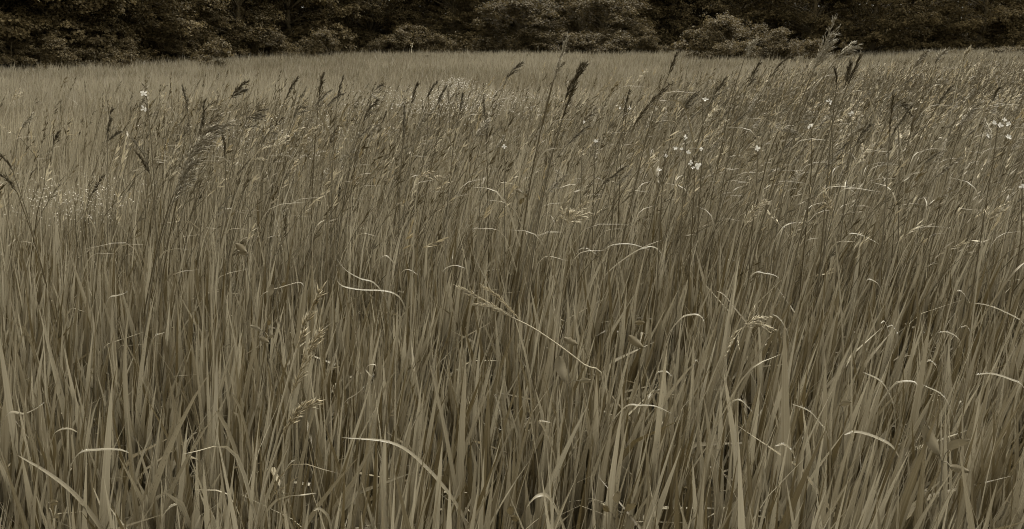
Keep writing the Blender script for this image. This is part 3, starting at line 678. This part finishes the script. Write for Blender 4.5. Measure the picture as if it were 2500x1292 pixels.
# further stalks, alike: copies of a few of their kind
protos = []
for i in range(10):
    rnd = random.Random(500 + i); H = rnd.uniform(1.08, 1.32); ln = rnd.uniform(.10, .30); st = ['spear', 'plume', 'spear', 'nod', 'plume', 'spear', 'finger', 'plume', 'spear', 'plume'][i]; pale = i in (4, 6, 9)
    C = smooth_curve([(0, 0, -.02), (ln * .12, 0, H * .4), (ln * .45, rnd.uniform(-.05, .05), H * .75), (ln * .8, 0, H * .9), (ln * 1.25, 0, H)], 20)
    mb = MB(); tube(mb, C[:17], .0025, .0016, 4, .6 if not pale else .8); hm = MB(); seed_head(hm, C[15:], st, rnd, 1.0, .5)
    lm = MB(); p = C[7]; l2 = rnd.uniform(.25, .4); strap(lm, smooth_curve([p, p + (l2 * .25, .03, l2 * .5), p + (l2 * .7, .08, l2 * .55)], 7), rnd.uniform(.006, .009), (.2, 1, 0), .4)
    protos.append((mb.mesh('stem', M['straw' if pale else 'stem']), hm.mesh('seed_head', M['seed_pale' if pale else 'seed' if i in (0, 5) else 'seed_mid'], False), lm.mesh('leaf', M['blade']), pale))
cnt = 0
while cnt < 180:
    px = random.uniform(-40, 2560); d = random.triangular(3.1, 7.5, 4.2); x = (px - PW / 2) / FPX * d
    if random.random() > float(stem_density(np.array(x), np.array(d))) * (.12 if px < 300 else .55 if 900 < px < 1250 else 1): continue
    s, h, l, pale = random.choice(protos)
    t = thing('grass_stalk', 'one of many slim pale headed grass stalks between the bigger heads' if pale else 'one of many slim dark headed grass stalks between the bigger heads', 'grass stalk', (x, d, float(gz(x, d))), 'many slim pale stalks of the middle meadow' if pale else 'many slim dark stalks of the middle meadow', random.gauss(0, .7), random.uniform(.8, 1.06))
    obj('stem', s, t); obj('seed_head', h, t); obj('leaf', l, t); cnt += 1

# ------------------------------------------------------------------ broad foreground blades one can pick out
bl = []
for i in range(14):
    L_ = random.uniform(.52, .80); k = random.uniform(.05, .55); C = [np.zeros(3)]; th = random.uniform(0, .1)
    for j in range(10):
        th2 = th + k * (j / 10) ** 1.6; C.append(C[-1] + np.array([math.sin(th2), 0, math.cos(th2)]) * L_ / 10)
    mb = MB(); strap(mb, np.array(C), random.uniform(.017, .028), None, random.uniform(.3, .75), roll=np.linspace(random.uniform(-.6, .6), random.uniform(-.9, .9), 11) + math.pi / 2 * (i % 4 == 0)); bl.append(mb.mesh('grass_blade', M['blade']))
for i in range(64):
    d = 1.2 + 1.3 * ((i * .618) % 1); x = (-.66 + 1.32 * (i + random.random()) / 64) * d
    t = thing('grass_tuft', 'one of the tufts of broad upright blades crowding the foreground', 'grass tuft', (x, d, float(gz(x, d)) - .02), 'tufts of broad blades in the foreground', random.gauss(0, .5), random.uniform(.88, 1.1))
    for k in range(5):
        o = obj('blade', random.choice(bl), t, (random.gauss(0, .025), random.gauss(0, .025), 0), random.gauss(0, .9), random.uniform(.8, 1.1)); o.rotation_euler[0] = random.gauss(0, .07); o.rotation_euler[1] = random.gauss(.05, .12)

# arching blades that catch the light, drawn where the photo shows them
drops = []
def arch(pts, h, width, label, root=None, tint=.7):
    top = min(p[1] for p in pts); h = h - .20; d = dist_for_height(top, h); width = width * random.uniform(.85, 1.25)
    if pts[-1][1] > pts[0][1] + 25: pts = pts[::-1]
    P = [at_dist(p[0], p[1], d - .012 * i) for i, p in enumerate(pts)]
    u = P[1] - P[0]; u /= np.linalg.norm(u); b = P[0]; sx = -1 if u[0] > 0 else 1
    out_ = abs(u[0])
    L1 = b + np.array([sx * .05 * out_, .02, -.09]); L2 = b + np.array([sx * .075 * out_, .04, -.28])
    gx_ = L2[0] + sx * .03; g = np.array([gx_, d + .06, float(gz(gx_, d)) - .02])
    C = smooth_curve([g, L2, L1] + P, 34)
    mb = MB(); strap(mb, C - g, width, (.2, .85, .4), tint, shape=.6, fold=.12, base_narrow=.8)
    o = obj('arching_blade', mb.mesh('arching_blade', M['bent']), None, g); tag(o, label, 'grass blade', 'pale arching blades in the sward')
    for i in range(18, 33):
        if random.random() < .3: drops.append(C[i] + np.array([0, 0, .0022]))
A = [
 ([(916, 720), (922, 650), (940, 624), (965, 645)], .9, .011, 'hooked blade left of centre with a tight bend'),
 ([(966, 710), (975, 672), (995, 658), (1022, 672)], .88, .009, 'small arched blade right of the tight hooked one'),
 ([(820, 630), (845, 660), (880, 680), (915, 692)], .9, .009, 'blade sloping down to the right left of centre'),
 ([(1075, 680), (1085, 658), (1110, 648), (1138, 656)], .9, .008, 'small flat arch near the centre'),
 ([(1400, 650), (1410, 615), (1430, 606), (1458, 622)], .9, .009, 'arched blade right of centre left of the long pale leaf'),
 ([(1475, 620), (1490, 600), (1540, 596), (1590, 612)], .92, .009, 'flat arch crossing the long pale leaf'),
 ([(1560, 610), (1590, 602), (1612, 615), (1622, 650)], .92, .010, 'blade bent down at the right end of the long pale leaf'),
 ([(1480, 670), (1530, 628), (1575, 602), (1618, 585)], .93, .014, 'long pale leaf leaning far right, right of centre'),
 ([(1350, 750), (1358, 715), (1370, 675), (1373, 650)], .9, .012, 'pale flat upright leaf right of centre'),
 ([(1155, 620), (1172, 655), (1195, 700), (1205, 740)], .93, .010, 'pale straight leaf slanting left near the centre'),
 ([(1832, 720), (1830, 680), (1826, 655), (1822, 647)], .9, .016, 'pale blunt tip standing up in the right half'),
 ([(1840, 668), (1870, 668), (1890, 672), (1902, 680)], .88, .009, 'thin bright arch beside the blunt pale tip'),
 ([(1830, 800), (1800, 760), (1770, 722), (1748, 710)], .9, .016, 'broad blade with its torn tip bent left'),
 ([(1925, 820), (1915, 795), (1900, 775), (1885, 768)], .88, .013, 'blade bent left behind the drooping spray'),
 ([(2110, 700), (2120, 682), (2140, 690), (2150, 705)], .9, .009, 'small arch right of the blunt tip'),
 ([(2068, 580), (2080, 570), (2110, 577), (2150, 598)], .95, .008, 'thin flat blade pointing right in the right half'),
 ([(2340, 740), (2335, 715), (2348, 712), (2372, 745)], .9, .010, 'arched blade near the right edge with broad bend'),
 ([(2375, 740), (2410, 745), (2450, 760), (2499, 790)], .9, .009, 'long thin blade sloping to the right edge'),
 ([(2150, 790), (2160, 785), (2172, 815), (2175, 840)], .88, .010, 'dewy blade bent down right of the drooping spray'),
 ([(2165, 800), (2178, 795), (2190, 815), (2193, 835)], .88, .008, 'second dewy blade bent down beside its twin'),
 ([(2290, 812), (2310, 810), (2335, 822), (2348, 845)], .88, .010, 'arched bright blade below the broad bend at right'),
 ([(2345, 800), (2360, 796), (2370, 815), (2370, 835)], .88, .008, 'short curled blade near the right edge'),
 ([(1660, 780), (1690, 768), (1710, 772), (1722, 790)], .88, .008, 'thin arch left of the torn tip'),
 ([(2185, 1010), (2175, 970), (2150, 930), (2105, 908)], .9, .013, 'long bright blade arching left in the lower right'),
 ([(2178, 945), (2200, 932), (2230, 932), (2240, 940)], .88, .009, 'short flat arch right of the long bright blade'),
 ([(2385, 1250), (2345, 1080), (2310, 975), (2250, 938)], .9, .012, 'very long blade arching left in the lower right corner'),
 ([(2380, 915), (2420, 912), (2465, 925), (2499, 945)], .88, .009, 'bright thin arch leaving at the right edge'),
 ([(2060, 1062), (2090, 1054), (2140, 1068), (2185, 1098)], .84, .013, 'broad bright arch in the lower right'),
 ([(1890, 1090), (1915, 1085), (1938, 1110), (1942, 1165)], .84, .013, 'bright blade bent sharply down in the lower right'),
 ([(2020, 1060), (2000, 1030), (1975, 1003), (1930, 985)], .86, .008, 'slender blade arching left below the drooping spray'),
 ([(1780, 1000), (1790, 980), (1810, 978), (1840, 1010)], .86, .008, 'dull torn arch under the drooping spray'),
 ([(2330, 1020), (2345, 980), (2350, 1000), (2352, 1060)], .85, .008, 'folded blade inside the lower right corner'),
 ([(1110, 1225), (1040, 1140), (960, 1082), (832, 1068)], .86, .012, 'very long pale blade arching left at the bottom centre'),
 ([(1285, 1240), (1310, 1212), (1340, 1214), (1372, 1275)], .8, .015, 'broad bright hooked blade at the bottom centre'),
 ([(590, 1230), (588, 1080), (582, 1020), (570, 1006)], .86, .011, 'tall pale blade with hooked tip at the bottom left'),
 ([(560, 1060), (545, 1030), (533, 1010), (524, 1002)], .86, .013, 'pale stub leaning left beside the hooked tip'),
 ([(590, 1010), (580, 985), (572, 970), (566, 960)], .87, .013, 'short pale leaf tip above the hooked blade'),
 ([(128, 1070), (145, 1050), (170, 1047), (190, 1056)], .85, .009, 'arched blade at the lower left'),
 ([(190, 1110), (240, 1098), (290, 1098), (316, 1106)], .82, .010, 'torn bright blade bent flat at the lower left'),
 ([(40, 1110), (110, 1150), (170, 1195), (215, 1245)], .84, .012, 'long blade sloping down right at the lower left'),
 ([(395, 1280), (405, 1250), (420, 1235), (432, 1232)], .8, .014, 'pale broad tip at the bottom left'),
 ([(672, 1230), (690, 1170), (705, 1135), (722, 1122)], .83, .014, 'pale torn leaf right of the hooked blade'),
 ([(765, 1248), (780, 1242), (800, 1260), (808, 1290)], .8, .010, 'curved bright blade at the bottom left of centre'),
 ([(1225, 1040), (1222, 1010), (1212, 975), (1205, 962)], .87, .011, 'dewy pale leaf tip near the lower centre'),
 ([(1345, 1085), (1325, 1040), (1316, 1028), (1345, 1032)], .84, .009, 'sharply kinked blade right of the lower centre'),
 ([(1600, 920), (1610, 908), (1628, 908), (1640, 920)], .88, .008, 'tiny arch in the lower right of centre'),
 ([(1525, 995), (1560, 990), (1600, 992), (1640, 1010)], .85, .007, 'thin flat arch right of the lower centre'),
 ([(840, 985), (870, 962), (900, 935), (915, 912)], .89, .004, 'thin stem beneath the curled tendril'),
 ([(822, 640), (826, 690), (870, 706), (960, 715)], .9, .008, 'flat bright blade lying left of centre'),
 ([(640, 720), (690, 700), (730, 690), (742, 698)], .9, .008, 'flat blade left of the large foreground plume'),
 ([(265, 730), (285, 722), (300, 718), (312, 712)], .9, .009, 'short bright blade lying at left'),
 ([(370, 840), (380, 820), (392, 815), (402, 812)], .88, .010, 'dewy short leaf at the lower left centre'),
 ([(545, 512), (555, 510), (568, 508), (570, 502)], 1.0, .010, 'small bright blade lying flat below the leaning clump'),
 ([(20, 1010), (60, 1010), (100, 990), (120, 970)], .87, .007, 'thin stem slanting up at the left edge'),
 ([(1690, 900), (1700, 880), (1708, 895), (1712, 930)], .87, .009, 'dewy bent blade left of the drooping spray'),
 ([(2290, 905), (2278, 885), (2270, 880), (2262, 884)], .88, .008, 'curled leaf tips right of the long bright blade'),
]
for a in A: arch(*a)
# curled tendril
g = at_dist(905, 905, dist_for_height(905, .70)); b = np.array([g[0], g[1], float(gz(g[0], g[1])) - .02])
c = [at_dist(x, y_, g[1]) for x, y_ in [(905, 960), (908, 925), (900, 912), (893, 902), (900, 892), (914, 890), (918, 897), (910, 912), (902, 922)]]
mb = MB(); strap(mb, smooth_curve([b, b * .5 + c[0] * .5] + c, 40) - b, .0065, (.3, 1, 0), .95, shape=.25, fold=.1)
tag(obj('curled_blade', mb.mesh('curled_blade', M['bent']), None, b), 'dry blade tip curled into a loop left of the lower centre', 'grass blade', 'pale arching blades in the sward')

# ------------------------------------------------------------------ broad leaved weeds
def weed(px, py, h, label, leaves, lobed=False):
    h -= .22
    """leaves: (dx, dy, length px, angle deg) about (px, py) in the photograph"""
    d = dist_for_height(py, h); c = at_dist(px, py, d); g = np.array([c[0] + .01, d + .02, float(gz(c[0], d)) - .01])
    t = thing('broadleaf_weed', label, 'weed', g, 'broad leaved weeds in the sward'); mb = MB()
    tube(mb, smooth_curve([g - g, (c - g) * .5 + (.02, 0, 0), c - g], 8), .003, .0018, 5, .5)
    for dx, dy, ln, ang in leaves:
        p = at_dist(px + dx, py + dy, d - .02) - g; L_ = .8 * ln / FPX * d; a = math.radians(ang); u = np.array([math.cos(a), -.25, math.sin(a)]); u /= np.linalg.norm(u)
        tube(mb, np.array([c - g, (c - g + p) / 2 + (0, 0, .008), p]), .0012, .0009, 4, .5)
        v = np.cross(u, (.15, -1, .35)); v /= np.linalg.norm(v); nrm = np.cross(u, v); V = [p]; n = 9
        rows = []
        for k in range(n + 1):
            s = k / n; wv = (s + .02) ** .55 * max(0, 1 - s) ** .8 * .52 + .01 * math.sin(s * 23)
            if lobed: wv *= 1 + .28 * math.cos(s * 18)
            rows.append([p + u * L_ * s + v * L_ * wv * q_ + nrm * L_ * (.10 * abs(q_) - .25 * s * s + .05 * math.sin(6 * s)) for q_ in (-1, -.5, 0, .5, 1)])
        V = np.array(rows).reshape(-1, 3); Q_ = [(i * 5 + j, i * 5 + j + 1, i * 5 + j + 6, i * 5 + j + 5) for i in range(n) for j in range(4)]
        lm = MB(); lm.add(V, None, Q_, random.uniform(.05, .4)); obj('leaf', lm.mesh('leaf', M['weed_leaf']), t)
    obj('stem', mb.mesh('stem', M['stem']), t)
weed(600, 640, .96, 'broad leaved weed left of centre above the arching blades', [(-25, -45, 50, -35), (5, -20, 34, 160)])
weed(672, 720, .92, 'single leafed weed with a hanging leaf left of centre', [(-8, -25, 42, -100), (14, -22, 22, 40)])
weed(645, 815, .90, 'curled small leaved weed left of the large foreground plume', [(-10, -10, 34, 150), (8, -20, 30, 60), (-12, 10, 40, -20), (10, 8, 26, 20)])
weed(1385, 860, .90, 'weed with a lobed leaf beneath the broken stalk', [(-8, -35, 52, -25)], True)
weed(1385, 940, .90, 'weed with a big flat leaf right of the lower centre', [(-20, -70, 84, -80), (30, -10, 40, 10)])
weed(1560, 850, .90, 'weed with a drooping leaf right of the broken stalk', [(-25, -30, 60, -40), (-10, -62, 34, 5)])
weed(2300, 1130, .86, 'large broad leaved weed in the lower right', [(-35, -90, 100, -75), (15, -30, 80, 50), (20, 10, 60, -10)])
weed(2060, 1010, .86, 'weed with small torn leaf in the right foreground', [(-10, -20, 40, 30)])
weed(120, 1240, .80, 'small leafed weed in the lower left corner', [(0, -10, 50, 20), (10, 25, 46, 35)])
weed(1260, 460, 1.02, 'thin twining weed with small leaves at the centre', [(0, 0, 26, -40), (8, 40, 30, 60), (30, 20, 22, 150)])
weed(1930, 545, .98, 'thin pale weed with small leaf low in the right half', [(-4, -30, 28, 60), (5, 10, 24, -60)])
weed(1500, 1270, .78, 'torn ragged leaf pair at the bottom right of centre', [(10, -40, 70, 100), (30, -20, 60, 60), (-12, -20, 46, 130)])
weed(1250, 1280, .78, 'ragged pale leaves at the bottom centre', [(-2, -20, 56, 95), (18, -8, 46, 140)])

# ------------------------------------------------------------------ white flowered stalks
def flower_stalk(label, d, stem_px, flowers, buds=3):
    """stem_px from low to high, flowers = (px, py, radius px)"""
    P = [at_dist(x, y_, d) for x, y_ in stem_px]; g = np.array([P[0][0] - (P[1][0] - P[0][0]) * .3, d + .02, float(gz(P[0][0], d)) - .02])
    t = thing('flower_stalk', label, 'wildflower', g, 'white wildflowers in the meadow'); mb = MB(); C = smooth_curve([g, (g + P[0]) / 2] + P, 18) - g
    tube(mb, C, .003, .0014, 5, .25)
    top = C[-1]
    for k in range(buds):
        a = random.uniform(0, 6.28); spikelet(mb, top - (0, 0, .012 * k), np.array([math.cos(a) * .6, math.sin(a) * .6, .7]), .022, .006, .3)
    for fx, fy, fr in flowers:
        c = at_dist(fx, fy, d - random.uniform(0, .04)) - g; i = int(np.argmin(np.abs(C[:, 2] - c[2] + .015))); tube(mb, np.array([C[i], (C[i] + c) / 2 + (0, 0, .006), c]), .0011, .0009, 4, .4)
        R = .8 * fr / FPX * d; fm = MB(); nrm = np.array([random.gauss(-.1, .4), -1, random.gauss(.35, .35)]); nrm /= np.linalg.norm(nrm); a_ = np.cross(nrm, (0, 0, 1)); a_ /= np.linalg.norm(a_); b_ = np.cross(a_, nrm); ph = random.uniform(-.4, .4); npet = random.choice((4, 4, 5))
        for k in range(npet):
            an = ph + k * 6.283 / npet + random.gauss(0, .15); u = a_ * math.cos(an) + b_ * math.sin(an); v = np.cross(nrm, u); l_ = R * random.uniform(.7, 1.4); w_ = R * random.uniform(.3, .55)
            fm.add([c, c + u * l_ * .45 + v * w_ * .8 + nrm * l_ * .1, c + u * l_ * .85 + v * w_ * .7 + nrm * l_ * .22, c + u * l_ + nrm * l_ * .3, c + u * l_ * .85 - v * w_ * .7 + nrm * l_ * .2, c + u * l_ * .45 - v * w_ * .8 + nrm * l_ * .1], [(0, 1, 2), (0, 2, 3), (0, 3, 4), (0, 4, 5)], None, random.uniform(.4, 1))
        obj('flower', fm.mesh('flower', M['petal']), t)
    obj('stem', mb.mesh('stem', M['stem']), t)
flower_stalk('tall dark stalk with two white flowers at left', 2.9, [(384, 600), (376, 440), (365, 300), (354, 212)], [(351, 227, 8), (353, 266, 10)], 6)
flower_stalk('stalk with one round white flower right of centre', 3.8, [(1712, 420), (1716, 320), (1714, 240)], [(1722, 243, 8)])
flower_stalk('stalk with one white flower under the tallest plume', 3.5, [(2030, 420), (2032, 330), (2026, 240)], [(2025, 248, 9)])
flower_stalk('stalk with one starry white flower below the tallest plume', 3.4, [(1975, 480), (1982, 380), (1979, 300)], [(1978, 306, 10)])
flower_stalk('stalk with a small white flower beside the drooping pale head', 3.5, [(2070, 420), (2078, 340), (2078, 272)], [(2077, 277, 7)])
flower_stalk('upper of the white flower cluster right of centre', 3.1, [(1665, 520), (1672, 420), (1674, 325)], [(1674, 335, 7), (1650, 362, 6), (1680, 372, 8), (1712, 364, 7), (1664, 364, 5)], 5)
flower_stalk('lower right of the white flower cluster right of centre', 3.0, [(1690, 540), (1695, 460), (1694, 390)], [(1685, 399, 9), (1703, 404, 11), (1692, 410, 6)])
flower_stalk('left stalk of the white flower cluster right of centre', 3.0, [(1612, 540), (1618, 450), (1624, 372)], [(1626, 381, 6), (1610, 415, 6)])
flower_stalk('stalk with one white flower between the cluster and the frosty head', 3.2, [(1842, 500), (1848, 430), (1850, 358)], [(1849, 364, 9)])
flower_stalk('branched white flowered stalk near the right edge', 3.1, [(2410, 480), (2425, 390), (2440, 285)], [(2427, 300, 8), (2451, 292, 8), (2463, 303, 8), (2440, 307, 10), (2411, 331, 7), (2461, 335, 9)], 5)
flower_stalk('stalk with a tiny hanging white flower near the centre', 3.4, [(1232, 470), (1233, 410), (1231, 350)], [(1231, 358, 7)], 1)
flower_stalk('stalk with two small white flowers right of the thick double head', 4.0, [(1515, 400), (1524, 330), (1530, 258)], [(1538, 265, 6), (1513, 264, 4), (1426, 298, 0.1)][:2], 1)
flower_stalk('stalk with one tiny white flower below the thick double head', 3.6, [(1450, 440), (1452, 400), (1454, 338)], [(1455, 345, 6)], 1)
flower_stalk('stalk with one tiny white flower left of the long dark plume', 4.0, [(1420, 400), (1424, 350), (1425, 292)], [(1426, 298, 5)], 1)
flower_stalk('stalk with a large pale flower cut by the right edge', 2.8, [(2490, 600), (2494, 520), (2496, 440)], [(2497, 455, 10)], 1)

# lone dry stalk in the far field
d = 9.0; P = [at_dist(x, y_, d) for x, y_ in [(1010, 210), (1006, 160), (1005, 112)]]; g = np.array([P[0][0] + .05, d, float(gz(P[0][0], d)) - .02])
t = thing('dry_stalk', 'lone thin pale stalk rising over the far field left of centre', 'grass stalk', g); mb = MB(); tube(mb, smooth_curve([g] + P, 14) - g, .0035, .002, 5, .4); obj('stem', mb.mesh('stem', M['straw']), t)
mb = MB(); [spikelet(mb, P[-1] - g + (0, 0, -.012 * k), np.array([random.gauss(0, .4), random.gauss(0, .4), 1]), .03, .009, .7) for k in range(8)]; obj('seed_head', mb.mesh('seed_head', M['seed_pale'], False), t)

# dew drops resting on the bent blades
mb = MB(); ph = (1 + 5 ** .5) / 2
IV = np.array([(-1, ph, 0), (1, ph, 0), (-1, -ph, 0), (1, -ph, 0), (0, -1, ph), (0, 1, ph), (0, -1, -ph), (0, 1, -ph), (ph, 0, -1), (ph, 0, 1), (-ph, 0, -1), (-ph, 0, 1)]) / math.sqrt(1 + ph * ph)
IF = np.array([(0, 11, 5), (0, 5, 1), (0, 1, 7), (0, 7, 10), (0, 10, 11), (1, 5, 9), (5, 11, 4), (11, 10, 2), (10, 7, 6), (7, 1, 8), (3, 9, 4), (3, 4, 2), (3, 2, 6), (3, 6, 8), (3, 8, 9), (4, 9, 5), (2, 4, 11), (6, 2, 10), (8, 6, 7), (9, 8, 1)])
for p in drops: mb.add(p + IV * random.uniform(.0012, .0024), IF)
tag(obj('dew_drops', mb.mesh('dew_drops', M['water'])), 'tiny dew drops on the bent blades', 'dew', kind='stuff')
